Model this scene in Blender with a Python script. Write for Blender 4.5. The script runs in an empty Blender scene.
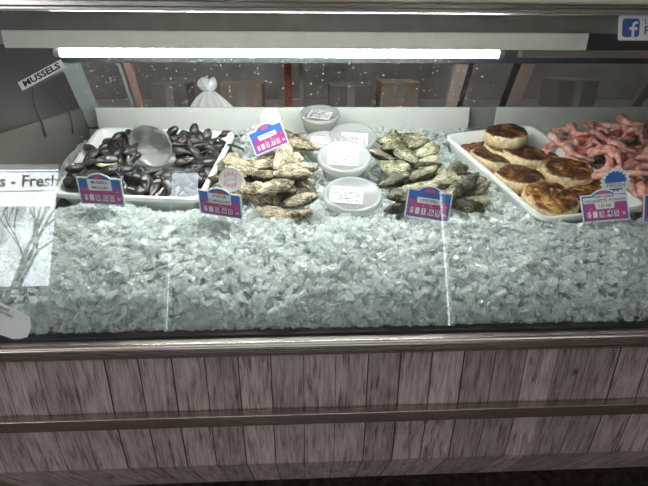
import bpy, math, random
import numpy as np
from math import sin, cos, tan, pi, radians
from mathutils import Vector, Matrix, Euler
random.seed(7); rng = np.random.default_rng(7)
SC = bpy.context.scene
COL = SC.collection

# ------------------------------------------------------------------ materials
def new_mat(name):
    m = bpy.data.materials.new(name); m.use_nodes = True
    nt = m.node_tree; nt.nodes.clear()
    out = nt.nodes.new('ShaderNodeOutputMaterial')
    return m, nt, out
def N(nt, typ, ins=None, **kw):
    n = nt.nodes.new(typ)
    for k, v in kw.items(): setattr(n, k, v)
    for k, v in (ins or {}).items():
        if hasattr(v, 'is_output'): nt.links.new(v, n.inputs[k])
        else: n.inputs[k].default_value = v
    return n
def L(nt, a, b): nt.links.new(a, b)
def M(nt, op, a, b=None, c=None):
    n = nt.nodes.new('ShaderNodeMath'); n.operation = op
    for i, v in enumerate((a, b, c)):
        if v is None: continue
        if hasattr(v, 'is_output'): nt.links.new(v, n.inputs[i])
        else: n.inputs[i].default_value = v
    return n.outputs[0]
def ramp(nt, fac, stops):
    r = nt.nodes.new('ShaderNodeValToRGB'); nt.links.new(fac, r.inputs[0])
    el = r.color_ramp.elements
    while len(el) < len(stops): el.new(0.5)
    for e, (p, c) in zip(el, stops): e.position = p; e.color = (*c, 1)
    return r.outputs[0]
def mixc(nt, fac, a, b, mode='MIX'):
    n = nt.nodes.new('ShaderNodeMix'); n.data_type = 'RGBA'; n.blend_type = mode
    for i, v in ((0, fac), (6, a), (7, b)):
        if hasattr(v, 'is_output'): nt.links.new(v, n.inputs[i])
        else: n.inputs[i].default_value = v if i == 0 else (*v, 1) if len(v) == 3 else v
    return n.outputs[2]
def plain(name, col, rough=.5, metal=0., noise=.06, scale=30., spec=.5, bump=0., bscale=60.):
    m, nt, out = new_mat(name)
    tc = N(nt, 'ShaderNodeTexCoord')
    nz = N(nt, 'ShaderNodeTexNoise', {'Vector': tc.outputs['Object'], 'Scale': scale, 'Detail': 4.})
    c = ramp(nt, nz.outputs['Fac'], [(.3, tuple(max(0, x*(1-noise)) for x in col)), (.7, tuple(min(1, x*(1+noise)) for x in col))])
    b = N(nt, 'ShaderNodeBsdfPrincipled', {'Base Color': c, 'Roughness': rough, 'Metallic': metal, 'Specular IOR Level': spec})
    if bump:
        n2 = N(nt, 'ShaderNodeTexNoise', {'Vector': tc.outputs['Object'], 'Scale': bscale, 'Detail': 5.})
        bp = N(nt, 'ShaderNodeBump', {'Height': n2.outputs['Fac'], 'Strength': bump, 'Distance': .003})
        L(nt, bp.outputs[0], b.inputs['Normal'])
    L(nt, b.outputs[0], out.inputs[0]); return m
def brushed(name, col, rough=.28, metal=1.):
    m, nt, out = new_mat(name)
    tc = N(nt, 'ShaderNodeTexCoord')
    mp = N(nt, 'ShaderNodeMapping', {'Vector': tc.outputs['Object'], 'Scale': (1.5, 300., 300.)})
    nz = N(nt, 'ShaderNodeTexNoise', {'Vector': mp.outputs[0], 'Scale': 1., 'Detail': 4.})
    n3 = N(nt, 'ShaderNodeTexNoise', {'Vector': tc.outputs['Object'], 'Scale': 5., 'Detail': 3.})
    c = ramp(nt, n3.outputs['Fac'], [(.3, tuple(x*.82 for x in col)), (.7, col)])
    ro = N(nt, 'ShaderNodeMapRange', {'Value': nz.outputs['Fac'], 'To Min': rough*.8, 'To Max': rough*1.3})
    bp = N(nt, 'ShaderNodeBump', {'Height': nz.outputs['Fac'], 'Strength': .025, 'Distance': .001})
    b = N(nt, 'ShaderNodeBsdfPrincipled', {'Base Color': c, 'Roughness': ro.outputs[0], 'Metallic': metal, 'Normal': bp.outputs[0]})
    L(nt, b.outputs[0], out.inputs[0]); return m
def emit(name, col, s):
    m, nt, out = new_mat(name)
    e = N(nt, 'ShaderNodeEmission', {'Color': (*col, 1), 'Strength': s}); L(nt, e.outputs[0], out.inputs[0]); return m
def even_fresnel(nt, ior=1.5):
    g = N(nt, 'ShaderNodeNewGeometry')
    i = M(nt, 'ADD', M(nt, 'MULTIPLY', g.outputs['Backfacing'], 1/ior-ior), ior)
    return N(nt, 'ShaderNodeFresnel', {'IOR': i}).outputs[0]
def clear_glass(name, tint=(.97, .985, .98), boost=1.0):
    m, nt, out = new_mat(name)
    t = N(nt, 'ShaderNodeBsdfTransparent', {'Color': (*tint, 1)})
    g = N(nt, 'ShaderNodeBsdfGlossy', {'Color': (1, 1, 1, 1), 'Roughness': 0.0})
    f = M(nt, 'MULTIPLY', even_fresnel(nt), boost)
    mx = N(nt, 'ShaderNodeMixShader', {0: f, 1: t.outputs[0], 2: g.outputs[0]})
    L(nt, mx.outputs[0], out.inputs[0]); return m
def milky(name, col, clear=.4, rough=.25, tcol=(1, 1, 1)):
    """thin translucent plastic"""
    m, nt, out = new_mat(name)
    tc = N(nt, 'ShaderNodeTexCoord')
    nz = N(nt, 'ShaderNodeTexNoise', {'Vector': tc.outputs['Object'], 'Scale': 25., 'Detail': 3.})
    c = ramp(nt, nz.outputs['Fac'], [(.3, tuple(x*.93 for x in col)), (.7, col)])
    d = N(nt, 'ShaderNodeBsdfDiffuse', {'Color': c}); t = N(nt, 'ShaderNodeBsdfTranslucent', {'Color': c})
    a = N(nt, 'ShaderNodeMixShader', {0: .45, 1: d.outputs[0], 2: t.outputs[0]})
    tr = N(nt, 'ShaderNodeBsdfTransparent', {'Color': (*tcol, 1)})
    b = N(nt, 'ShaderNodeMixShader', {0: clear, 1: a.outputs[0], 2: tr.outputs[0]})
    g = N(nt, 'ShaderNodeBsdfGlossy', {'Roughness': rough, 'Color': (1, 1, 1, 1)})
    mx = N(nt, 'ShaderNodeMixShader', {0: even_fresnel(nt, 1.45), 1: b.outputs[0], 2: g.outputs[0]})
    L(nt, mx.outputs[0], out.inputs[0]); return m
def ice_mat(name, clear, col, tcol):
    m, nt, out = new_mat(name)
    geo = N(nt, 'ShaderNodeNewGeometry')
    tc = N(nt, 'ShaderNodeTexCoord')
    nz = N(nt, 'ShaderNodeTexNoise', {'Vector': tc.outputs['Object'], 'Scale': 150., 'Detail': 3.})
    # every shard is a bit clearer or cloudier than its neighbour
    cl = M(nt, 'ADD', M(nt, 'MULTIPLY', geo.outputs['Random Per Island'], .24), clear-.12)
    cl = M(nt, 'ADD', cl, M(nt, 'MULTIPLY', M(nt, 'SUBTRACT', nz.outputs['Fac'], .5), .7))
    cl = M(nt, 'MAXIMUM', M(nt, 'MINIMUM', cl, .95), .03)
    bp = N(nt, 'ShaderNodeBump', {'Height': nz.outputs['Fac'], 'Strength': .35, 'Distance': .004})
    d = N(nt, 'ShaderNodeBsdfDiffuse', {'Color': (*col, 1), 'Normal': bp.outputs[0]}); t = N(nt, 'ShaderNodeBsdfTranslucent', {'Color': (*col, 1)})
    a = N(nt, 'ShaderNodeMixShader', {0: .64, 1: d.outputs[0], 2: t.outputs[0]})
    tr = N(nt, 'ShaderNodeBsdfTransparent', {'Color': (*tcol, 1)})
    b = N(nt, 'ShaderNodeMixShader', {0: cl, 1: a.outputs[0], 2: tr.outputs[0]})
    g = N(nt, 'ShaderNodeBsdfGlossy', {'Roughness': .12, 'Color': (1, 1, 1, 1), 'Normal': bp.outputs[0]})
    f = M(nt, 'MINIMUM', M(nt, 'MULTIPLY', even_fresnel(nt, 1.4), 1.3), .6)
    mx = N(nt, 'ShaderNodeMixShader', {0: f, 1: b.outputs[0], 2: g.outputs[0]})
    L(nt, mx.outputs[0], out.inputs[0]); return m
def wood_mat(name):
    """printed plank laminate: boards .0592 m wide running up the panel; object x = along the case, z = up"""
    m, nt, out = new_mat(name)
    tc = N(nt, 'ShaderNodeTexCoord'); sx = N(nt, 'ShaderNodeSeparateXYZ', {0: tc.outputs['Object']})
    u = M(nt, 'DIVIDE', M(nt, 'ADD', sx.outputs[0], 10.006), .0592)
    idx = M(nt, 'FLOOR', u); fr = M(nt, 'FRACT', u)
    wn = N(nt, 'ShaderNodeTexWhiteNoise', {'W': idx}, noise_dimensions='1D')
    wn2 = N(nt, 'ShaderNodeTexWhiteNoise', {'W': M(nt, 'ADD', idx, .37)}, noise_dimensions='1D')
    off = M(nt, 'MULTIPLY', wn.outputs['Value'], 40.)
    v = N(nt, 'ShaderNodeCombineXYZ', {0: M(nt, 'MULTIPLY', sx.outputs[0], 140.), 1: off, 2: M(nt, 'ADD', M(nt, 'MULTIPLY', sx.outputs[2], 13.), off)})
    gr = N(nt, 'ShaderNodeTexNoise', {'Vector': v.outputs[0], 'Scale': 1., 'Detail': 6., 'Roughness': .65, 'Distortion': .6})
    v2 = N(nt, 'ShaderNodeCombineXYZ', {0: M(nt, 'MULTIPLY', sx.outputs[0], 520.), 1: off, 2: M(nt, 'MULTIPLY', sx.outputs[2], 22.)})
    fi = N(nt, 'ShaderNodeTexNoise', {'Vector': v2.outputs[0], 'Scale': 1., 'Detail': 3.})
    v3 = N(nt, 'ShaderNodeCombineXYZ', {0: M(nt, 'MULTIPLY', sx.outputs[0], 30.), 1: off, 2: M(nt, 'MULTIPLY', sx.outputs[2], 16.)})
    bl = N(nt, 'ShaderNodeTexNoise', {'Vector': v3.outputs[0], 'Scale': 1., 'Detail': 3.})
    g = M(nt, 'ADD', M(nt, 'MULTIPLY', gr.outputs['Fac'], .6), M(nt, 'ADD', M(nt, 'MULTIPLY', fi.outputs['Fac'], .30), M(nt, 'MULTIPLY', bl.outputs['Fac'], .25)))
    c = ramp(nt, g, [(.39, (.055, .032, .030)), (.47, (.23, .155, .148)), (.56, (.45, .325, .31)), (.67, (.62, .48, .46))])
    tint = N(nt, 'ShaderNodeMapRange', {'Value': wn2.outputs['Value'], 'To Min': .62, 'To Max': 1.12})
    cc = N(nt, 'ShaderNodeCombineXYZ', {0: tint.outputs[0], 1: tint.outputs[0], 2: tint.outputs[0]})
    c = mixc(nt, 1., c, cc.outputs[0], 'MULTIPLY')
    # knots
    kv = N(nt, 'ShaderNodeCombineXYZ', {0: M(nt, 'MULTIPLY', sx.outputs[0], 9.), 1: 0., 2: M(nt, 'MULTIPLY', sx.outputs[2], 7.)})
    vo = N(nt, 'ShaderNodeTexVoronoi', {'Vector': kv.outputs[0], 'Scale': 1.}, feature='F1')
    kn = ramp(nt, vo.outputs['Distance'], [(.035, (1, 1, 1)), (.075, (0, 0, 0))])
    c = mixc(nt, M(nt, 'MULTIPLY', kn, .75), c, (.03, .017, .015))
    # joints, some wider than others
    w = M(nt, 'ADD', M(nt, 'MULTIPLY', wn.outputs['Value'], .045), .012)
    jl = M(nt, 'LESS_THAN', fr, w)
    c = mixc(nt, M(nt, 'MULTIPLY', jl, .92), c, (.012, .009, .009))
    bp = N(nt, 'ShaderNodeBump', {'Height': g, 'Strength': .25, 'Distance': .002})
    b = N(nt, 'ShaderNodeBsdfPrincipled', {'Base Color': c, 'Roughness': .55, 'Specular IOR Level': .35, 'Normal': bp.outputs[0]})
    L(nt, b.outputs[0], out.inputs[0]); return m
def shell_mat(name, stops, ring, rough=.5, bump=.6, scale=45.):
    m, nt, out = new_mat(name)
    tc = N(nt, 'ShaderNodeTexCoord'); oi = N(nt, 'ShaderNodeObjectInfo')
    ad = N(nt, 'ShaderNodeVectorMath', {0: tc.outputs['Object'], 1: N(nt, 'ShaderNodeCombineXYZ', {0: M(nt, 'MULTIPLY', oi.outputs['Random'], 7.)}).outputs[0]}, operation='ADD')
    nz = N(nt, 'ShaderNodeTexNoise', {'Vector': ad.outputs[0], 'Scale': scale, 'Detail': 6., 'Roughness': .7})
    wv = N(nt, 'ShaderNodeTexWave', {'Vector': tc.outputs['Object'], 'Scale': ring, 'Distortion': 9., 'Detail': 3., 'Detail Scale': 1.3}, wave_type='RINGS')
    n4 = N(nt, 'ShaderNodeTexNoise', {'Vector': ad.outputs[0], 'Scale': scale*.45, 'Detail': 3.})
    f = M(nt, 'ADD', M(nt, 'MULTIPLY', nz.outputs['Fac'], .5), M(nt, 'ADD', M(nt, 'MULTIPLY', wv.outputs['Fac'], .10), M(nt, 'MULTIPLY', n4.outputs['Fac'], .40)))
    f = M(nt, 'ADD', f, M(nt, 'MULTIPLY', M(nt, 'SUBTRACT', oi.outputs['Random'], .5), .14))
    c = ramp(nt, f, stops)
    bp = N(nt, 'ShaderNodeBump', {'Height': f, 'Strength': bump, 'Distance': .004})
    b = N(nt, 'ShaderNodeBsdfPrincipled', {'Base Color': c, 'Roughness': rough, 'Normal': bp.outputs[0]})
    L(nt, b.outputs[0], out.inputs[0]); return m
def cake_mat(name):
    m, nt, out = new_mat(name)
    tc = N(nt, 'ShaderNodeTexCoord'); oi = N(nt, 'ShaderNodeObjectInfo')
    sx = N(nt, 'ShaderNodeSeparateXYZ', {0: tc.outputs['Object']})
    ad = N(nt, 'ShaderNodeVectorMath', {0: tc.outputs['Object'], 1: N(nt, 'ShaderNodeCombineXYZ', {0: M(nt, 'MULTIPLY', oi.outputs['Random'], 9.)}).outputs[0]}, operation='ADD')
    nz = N(nt, 'ShaderNodeTexNoise', {'Vector': ad.outputs[0], 'Scale': 28., 'Detail': 6., 'Roughness': .65})
    n2 = N(nt, 'ShaderNodeTexNoise', {'Vector': ad.outputs[0], 'Scale': 110., 'Detail': 4.})
    brown = ramp(nt, M(nt, 'ADD', M(nt, 'ADD', M(nt, 'MULTIPLY', nz.outputs['Fac'], .68), M(nt, 'MULTIPLY', n2.outputs['Fac'], .32)), M(nt, 'MULTIPLY', M(nt, 'SUBTRACT', oi.outputs['Random'], .5), .10)),
                 [(.40, (.022, .009, .006)), (.49, (.075, .027, .013)), (.56, (.27, .11, .035)), (.64, (.62, .40, .16))])
    side = ramp(nt, n2.outputs['Fac'], [(.3, (.50, .36, .17)), (.55, (.74, .60, .36)), (.75, (.82, .70, .47))])
    h = M(nt, 'ADD', M(nt, 'ABSOLUTE', sx.outputs[2]), M(nt, 'MULTIPLY', M(nt, 'SUBTRACT', nz.outputs['Fac'], .5), .016))
    fac = N(nt, 'ShaderNodeMapRange', {'Value': h, 'From Min': .0158, 'From Max': .0190}); fac.interpolation_type = 'SMOOTHSTEP'
    c = mixc(nt, fac.outputs[0], side, brown)
    bp = N(nt, 'ShaderNodeBump', {'Height': n2.outputs['Fac'], 'Strength': .5, 'Distance': .003})
    b = N(nt, 'ShaderNodeBsdfPrincipled', {'Base Color': c, 'Roughness': .42, 'Normal': bp.outputs[0]})
    L(nt, b.outputs[0], out.inputs[0]); return m
def shrimp_mat(name):
    m, nt, out = new_mat(name)
    tc = N(nt, 'ShaderNodeTexCoord'); oi = N(nt, 'ShaderNodeObjectInfo')
    ad = N(nt, 'ShaderNodeVectorMath', {0: tc.outputs['Object'], 1: N(nt, 'ShaderNodeCombineXYZ', {0: M(nt, 'MULTIPLY', oi.outputs['Random'], 5.)}).outputs[0]}, operation='ADD')
    nz = N(nt, 'ShaderNodeTexNoise', {'Vector': ad.outputs[0], 'Scale': 55., 'Detail': 4.})
    c = ramp(nt, nz.outputs['Fac'], [(.30, (.58, .12, .10)), (.44, (.80, .33, .28)), (.56, (.90, .55, .49)), (.70, (.94, .76, .70))])
    b = N(nt, 'ShaderNodeBsdfPrincipled', {'Base Color': c, 'Roughness': .28, 'Subsurface Weight': .15, 'Subsurface Radius': (.01, .004, .003), 'Subsurface Scale': .5})
    L(nt, b.outputs[0], out.inputs[0]); return m

MT = dict(
    steel=brushed('brushed_steel', (.66, .60, .56), .26, .95), rail=brushed('rail_steel', (.60, .52, .48), .24, .95),
    darksteel=plain('dull_grey_steel', (.25, .26, .255), .45, .3), post=plain('grey_post_paint', (.30, .33, .32), .45, .0),
    brownpost=plain('brown_aluminium', (.24, .19, .165), .4, .2), redpost=plain('red_brown_frame', (.20, .11, .095), .5),
    blackpost=plain('black_seal', (.015, .014, .014), .5),
    housing=plain('lamp_housing_grey', (.70, .70, .65), .5), cream=plain('cream_top', (.75, .68, .55), .5),
    black=plain('matt_black', (.012, .011, .010), .7), gasket=plain('dark_gasket', (.02, .022, .02), .45),
    wood=wood_mat('plank_laminate'), glass=clear_glass('counter_glass'), tube=emit('fluorescent', (.97, 1., .975), 84.),
    white=plain('white_plastic', (.47, .48, .455), .35, 0, .03), tub=plain('white_tub', (.82, .84, .82), .3, 0, .03),
    ice=ice_mat('ice_shards', .46, (.955, .985, .975), (.972, .990, .984)), snow=ice_mat('packed_ice', .03, (.93, .955, .945), (.8, .9, .9)),
    mussel=shell_mat('mussel_shell', [(.35, (.008, .008, .010)), (.55, (.035, .032, .032)), (.68, (.10, .085, .07)), (.8, (.32, .29, .25))], 60., .3, .4),
    nacre=plain('mussel_inside', (.62, .50, .28), .3, 0, .3),
    oyster=shell_mat('oyster_shell_tan', [(.41, (.016, .012, .007)), (.47, (.085, .064, .036)), (.525, (.25, .20, .125)), (.61, (.52, .46, .34))], 75., .55, .9, 60.),
    oystergreen=shell_mat('oyster_shell_green', [(.40, (.012, .011, .006)), (.46, (.055, .050, .026)), (.52, (.15, .138, .08)), (.60, (.38, .36, .25))], 75., .5, .9, 55.),
    cake=cake_mat('fried_fish_cake'), shrimp=shrimp_mat('shrimp_shell'),
    paper=plain('white_paper', (.70, .70, .71), .6, 0, .02), board=plain('white_card', (.70, .72, .71), .4, 0, .02),
    blue=plain('tag_blue', (.035, .12, .42), .4, 0, .05), magenta=plain('tag_magenta', (.40, .045, .22), .4, 0, .08),
    ink=plain('black_ink', (.012, .012, .014), .6), greyink=plain('grey_ink', (.20, .20, .22), .6), red=plain('red_ink', (.62, .06, .09), .5),
    navyink=plain('navy_ink', (.05, .07, .16), .5), fblue=plain('sticker_blue', (.045, .095, .32), .45, 0, .03),
    lid=milky('lid_plastic', (.66, .69, .70), .58), cup=milky('cup_plastic', (.80, .82, .80), .55), brownmeat=plain('shucked_oyster', (.42, .36, .25), .4, 0, .25, 60.),
    bowl=milky('grey_clear_plastic', (.50, .51, .49), .5, .12), bag=milky('white_bag_film', (.86, .86, .84), .30, .3),
    cable=plain('dark_cable', (.03, .03, .028), .5), drop=milky('water', (.85, .88, .9), .35, .05),
    floor=plain('dark_brown_floor', (.17, .115, .08), .8, 0, .45, 40., .3, .6, 90.), wallf=plain('shop_wall_paint', (.42, .42, .40), .7),
    ceil=plain('shop_ceiling_paint', (.55, .52, .50), .8), kit=plain('kitchen_wall_paint', (.30, .285, .27), .7, 0, .3, 3.),
    doorp=plain('door_paint', (.50, .52, .52), .5), side=plain('side_wall_paint', (.30, .30, .29), .8), lampp=emit('overhead_light', (1., .92, .88), 3.9),
    brightpaper=plain('bright_paper', (.93, .92, .93), .5, 0, .02), kitfill=emit('kitchen_fill', (1., .96, .92), 7.5), tray=plain('shaded_grey_steel', (.145, .15, .145), .5, 0, .15),
    card=plain('brown_cardboard', (.36, .28, .22), .8), carddark=plain('dark_carton', (.22, .20, .185), .7), bark=plain('bark', (.05, .045, .04), .9),
    header=plain('dark_blue_grey_steel', (.03, .035, .042), .5, 0, .2), endp=plain('smoked_end_panel', (.017, .0165, .015), .5, 0, .2, 8.), endrefl=plain('end_reflection_grey', (.085, .082, .072), .55, 0, .2, 8.),
    banner=emit('banner_daylight_glow', (.92, .95, 1.), 10.), counter=plain('kitchen_counter', (.28, .27, .26), .5),
)
# ------------------------------------------------------------------ mesh helpers
def link(name, me, mat=None, parent=None):
    o = bpy.data.objects.new(name, me); COL.objects.link(o)
    if mat is not None:
        for m in (mat if isinstance(mat, (list, tuple)) else [mat]): me.materials.append(m)
    if parent is not None: o.parent = parent
    return o
def mesh(name, v, f, smooth=False, mi=None):
    me = bpy.data.meshes.new(name); me.from_pydata([tuple(p) for p in v], [], [tuple(q) for q in f]); me.update()
    if smooth: me.polygons.foreach_set('use_smooth', [True]*len(me.polygons))
    if mi is not None: me.polygons.foreach_set('material_index', mi)
    return me
def tag(o, label=None, cat=None, group=None, kind=None):
    for k, v in (('label', label), ('category', cat), ('group', group), ('kind', kind)):
        if v: o[k] = v
    return o
def empty(name, loc=(0, 0, 0)):
    o = bpy.data.objects.new(name, None); COL.objects.link(o); o.location = loc; o.empty_display_size = .05; return o
def box_vf(x0, x1, y0, y1, z0, z1):
    v = [(x, y, z) for z in (z0, z1) for y in (y0, y1) for x in (x0, x1)]
    return v, [(0, 2, 3, 1), (4, 5, 7, 6), (0, 1, 5, 4), (2, 6, 7, 3), (0, 4, 6, 2), (1, 3, 7, 5)]
def box(name, b, mat, parent=None, bev=0.):
    me = mesh(name, *box_vf(*b)); o = link(name, me, mat, parent)
    if bev: add_bevel(o, bev)
    return o
def add_bevel(o, w, seg=3):
    m = o.modifiers.new('bevel', 'BEVEL'); m.width = w; m.segments = seg; m.limit_method = 'ANGLE'; m.angle_limit = radians(40)
    o.data.polygons.foreach_set('use_smooth', [True]*len(o.data.polygons))
    m2 = o.modifiers.new('wn', 'WEIGHTED_NORMAL'); m2.keep_sharp = True
def prism(name, prof, x0, x1, mat, parent=None, bev=0.):
    """profile in (y,z) swept along x"""
    n = len(prof); v = [(x0, y, z) for y, z in prof]+[(x1, y, z) for y, z in prof]
    f = [(i, (i+1) % n, n+(i+1) % n, n+i) for i in range(n)]+[tuple(range(n))[::-1], tuple(range(n, 2*n))]
    me = mesh(name, v, f)
    import bmesh
    bm = bmesh.new(); bm.from_mesh(me); bmesh.ops.recalc_face_normals(bm, faces=bm.faces); bm.to_mesh(me); bm.free()
    o = link(name, me, mat, parent)
    if bev: add_bevel(o, bev)
    return o
def outline(pts, t0, t1):
    """outline in local (x,z), thickness in y from t0 (front, smaller) to t1"""
    n = len(pts); v = [(x, t0, z) for x, z in pts]+[(x, t1, z) for x, z in pts]
    f = [tuple(range(n)), tuple(range(2*n-1, n-1, -1))]+[(i, n+i, n+(i+1) % n, (i+1) % n) for i in range(n)]
    return v, f
def plate(name, pts, t0, t1, mat, parent=None):
    area = sum(pts[i][0]*pts[(i+1) % len(pts)][1]-pts[(i+1) % len(pts)][0]*pts[i][1] for i in range(len(pts)))
    if area < 0: pts = pts[::-1]
    return link(name, mesh(name, *outline(pts, t0, t1)), mat, parent)
def rrect(x0, x1, z0, z1, r, n=5):
    p = []
    for cx, cz, a in ((x1-r, z1-r, 0), (x0+r, z1-r, 90), (x0+r, z0+r, 180), (x1-r, z0+r, 270)):
        p += [(cx+r*cos(radians(a+90*i/n)), cz+r*sin(radians(a+90*i/n))) for i in range(n+1)]
    return p
def disc(cx, cz, r, n=28): return [(cx+r*cos(2*pi*i/n), cz+r*sin(2*pi*i/n)) for i in range(n)]
def loft(rings, close=True, cap0=True, cap1=True):
    n = len(rings[0]); v = [p for r in rings for p in r]; f = []
    for k in range(len(rings)-1):
        for i in range(n if close else n-1):
            j = (i+1) % n; f.append((k*n+i, k*n+j, (k+1)*n+j, (k+1)*n+i))
    if cap0: f.append(tuple(range(n))[::-1])
    if cap1: f.append(tuple(range((len(rings)-1)*n, len(rings)*n)))
    return v, f
def lathe(prof, n=40, cap0=True, cap1=True):
    return loft([[(r*cos(2*pi*i/n), r*sin(2*pi*i/n), z) for i in range(n)] for r, z in prof], True, cap0, cap1)
def tube(path, rad, n=8):
    P = [Vector(p) for p in path]; rings = []
    for i, p in enumerate(P):
        d = (P[min(i+1, len(P)-1)]-P[max(i-1, 0)]).normalized()
        a = d.cross(Vector((0, 0, 1))) if abs(d.z) < .9 else d.cross(Vector((1, 0, 0)))
        a.normalize(); b = d.cross(a); r = rad[i] if isinstance(rad, (list, tuple)) else rad
        rings.append([tuple(p+a*r*cos(2*pi*k/n)+b*r*sin(2*pi*k/n)) for k in range(n)])
    return loft(rings)
def join(parts):
    V, Fc = [], []
    for v, f in parts:
        o = len(V); V += [tuple(p) for p in v]; Fc += [tuple(i+o for i in q) for q in f]
    return V, Fc
def words_obj(name, s, size, loc, mat, parent, rotz=0., align='CENTER', bold=0., ext=.00015, scalex=1.):
    cu = bpy.data.curves.new(name, 'FONT'); cu.body = s; cu.size = size; cu.align_x = align; cu.align_y = 'CENTER'
    cu.extrude = ext; cu.resolution_u = 2; cu.offset = bold
    o = bpy.data.objects.new(name, cu); COL.objects.link(o); cu.materials.append(mat); o.parent = parent
    o.location = loc; o.rotation_euler = Euler((pi/2, rotz, 0), 'XYZ') if not rotz else (Matrix.Rotation(rotz, 3, 'Y') @ Matrix.Rotation(pi/2, 3, 'X')).to_euler()
    o.scale = (scalex, 1, 1)
    return o
# ------------------------------------------------------------------ camera and its rays (only used to measure points on real surfaces)
PS, TH, RO, FPX = radians(2.8), radians(22.8), radians(.3), 487.
CAM = Vector((0, 0, 1.25))
fw = Vector((sin(PS)*cos(TH), cos(PS)*cos(TH), -sin(TH))); r0 = Vector((cos(PS), -sin(PS), 0)); u0 = r0.cross(fw)
rt = r0*cos(RO)+u0*sin(RO); up = u0*cos(RO)-r0*sin(RO)
cd = bpy.data.cameras.new('camera'); co = bpy.data.objects.new('camera', cd); COL.objects.link(co)
cd.sensor_width = 36.; cd.lens = FPX/648*36; cd.clip_start = .02
co.matrix_world = Matrix(((rt.x, up.x, -fw.x, CAM.x), (rt.y, up.y, -fw.y, CAM.y), (rt.z, up.z, -fw.z, CAM.z), (0, 0, 0, 1)))
SC.camera = co
def ray(x, y): return fw*FPX+rt*(x-324)+up*(243-y)
SLOPE = .1/.38
def deckz(Y): return .907+(Y-1.07)*SLOPE
def at(x, y, h=0.):
    """point of the sloped display bed, h above its rim level"""
    d = ray(x, y); n = Vector((0, -SLOPE, 1)); p0 = Vector((0, 1.07, .907+h)); return CAM+d*((p0-CAM).dot(n)/d.dot(n))
def atY(x, y, Y): d = ray(x, y); return CAM+d*(Y/d.y)
GA = math.atan2(.907-.747, 1.29-.757); GN = Vector((0, -cos(GA), sin(GA))); GP = Vector((0, .747, .757))
def atglass(x, y): d = ray(x, y); return CAM+d*((GP-CAM).dot(GN)/d.dot(GN))
TILT = math.atan(SLOPE)

# ------------------------------------------------------------------ the shop around the case
def struct(o): o['kind'] = 'structure'; return o
struct(box('floor', (-3.4, 3.4, -2.9, 3.4, -.1, 0), MT['floor']))
struct(box('ceiling', (-3.4, 3.4, -2.9, 3.4, 2.62, 2.72), MT['ceil']))
struct(box('wall_back', (-3.4, 3.4, 3.2, 3.4, 0, 2.62), MT['kit']))
struct(box('wall_left', (-3.4, -3.2, -2.9, 3.2, 0, 2.62), MT['side']))
struct(box('wall_right', (3.2, 3.4, -2.9, 3.2, 0, 2.62), MT['side']))
def wall_with_holes(name, x0, x1, z0, z1, y0, y1, holes, mat):
    xs = sorted({x0, x1, *[h[0] for h in holes], *[h[1] for h in holes]}); zs = sorted({z0, z1, *[h[2] for h in holes], *[h[3] for h in holes]})
    solid = lambda i, k: not any(h[0] <= xs[i] < h[1] and h[2] <= zs[k] < h[3] for h in holes)
    v, f = [], []
    def quad(*p):
        b = len(v); v.extend(p); f.append((b, b+1, b+2, b+3))
    nx, nz = len(xs)-1, len(zs)-1
    S = lambda i, k: 0 <= i < nx and 0 <= k < nz and solid(i, k)
    for i in range(nx):
        for k in range(nz):
            if not S(i, k): continue
            a, b, c, d = xs[i], xs[i+1], zs[k], zs[k+1]
            quad((a, y1, c), (a, y1, d), (b, y1, d), (b, y1, c)); quad((a, y0, c), (b, y0, c), (b, y0, d), (a, y0, d))
            if not S(i-1, k): quad((a, y0, c), (a, y0, d), (a, y1, d), (a, y1, c))
            if not S(i+1, k): quad((b, y0, c), (b, y1, c), (b, y1, d), (b, y0, d))
            if not S(i, k-1): quad((a, y0, c), (a, y1, c), (b, y1, c), (b, y0, c))
            if not S(i, k+1): quad((a, y0, d), (b, y0, d), (b, y1, d), (a, y1, d))
    return link(name, mesh(name, v, f), mat)
holes = [(-3.0, -2.13, 1.18, 2.30), (-1.20, -.92, 1.98, 2.26), (-1.20, -1.145, .80, 1.95), (1.255, 1.325, .80, 2.05), (-.356, -.345, .84, 1.5), (-1.10, -.40, .12, .50), (-.30, 1.20, .12, .50)]  # last two low openings are added to throw daylight on the wood front
struct(wall_with_holes('wall_front', -3.4, 3.4, 0, 2.62, -2.75, -2.6, holes, MT['wallf']))
for i, h in enumerate(holes):
    fr = join([box_vf(h[0], h[0]+.006, -2.72, -2.595, h[2], h[3]), box_vf(h[1]-.006, h[1], -2.72, -2.595, h[2], h[3])]) if i else \
        join([box_vf(h[0], h[0]+.03, -2.72, -2.595, h[2], h[3]), box_vf(h[1]-.03, h[1], -2.72, -2.595, h[2], h[3]), box_vf(h[0], h[1], -2.72, -2.595, h[2], h[2]+.03)])
    w = struct(link('window_%d' % (i+1), mesh('window_frame', *fr), MT['doorp']))
    link('pane', mesh('pane', *box_vf(h[0]+.006, h[1]-.006, -2.68, -2.675, h[2], h[3])), MT['glass'], w)
d1 = struct(box('door_1', (-1.13, -.37, -2.6, -2.57, .54, 1.94), MT['doorp']))
box('door_handle', (-.46, -.43, -2.57, -2.53, .95, 1.15), MT['steel'], d1, .006)
d2 = struct(box('door_2', (-.335, 1.24, -2.6, -2.57, .54, 1.94), MT['doorp']))
box('door_handle', (-.26, -.23, -2.57, -2.53, .95, 1.15), MT['steel'], d2, .006)
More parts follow.
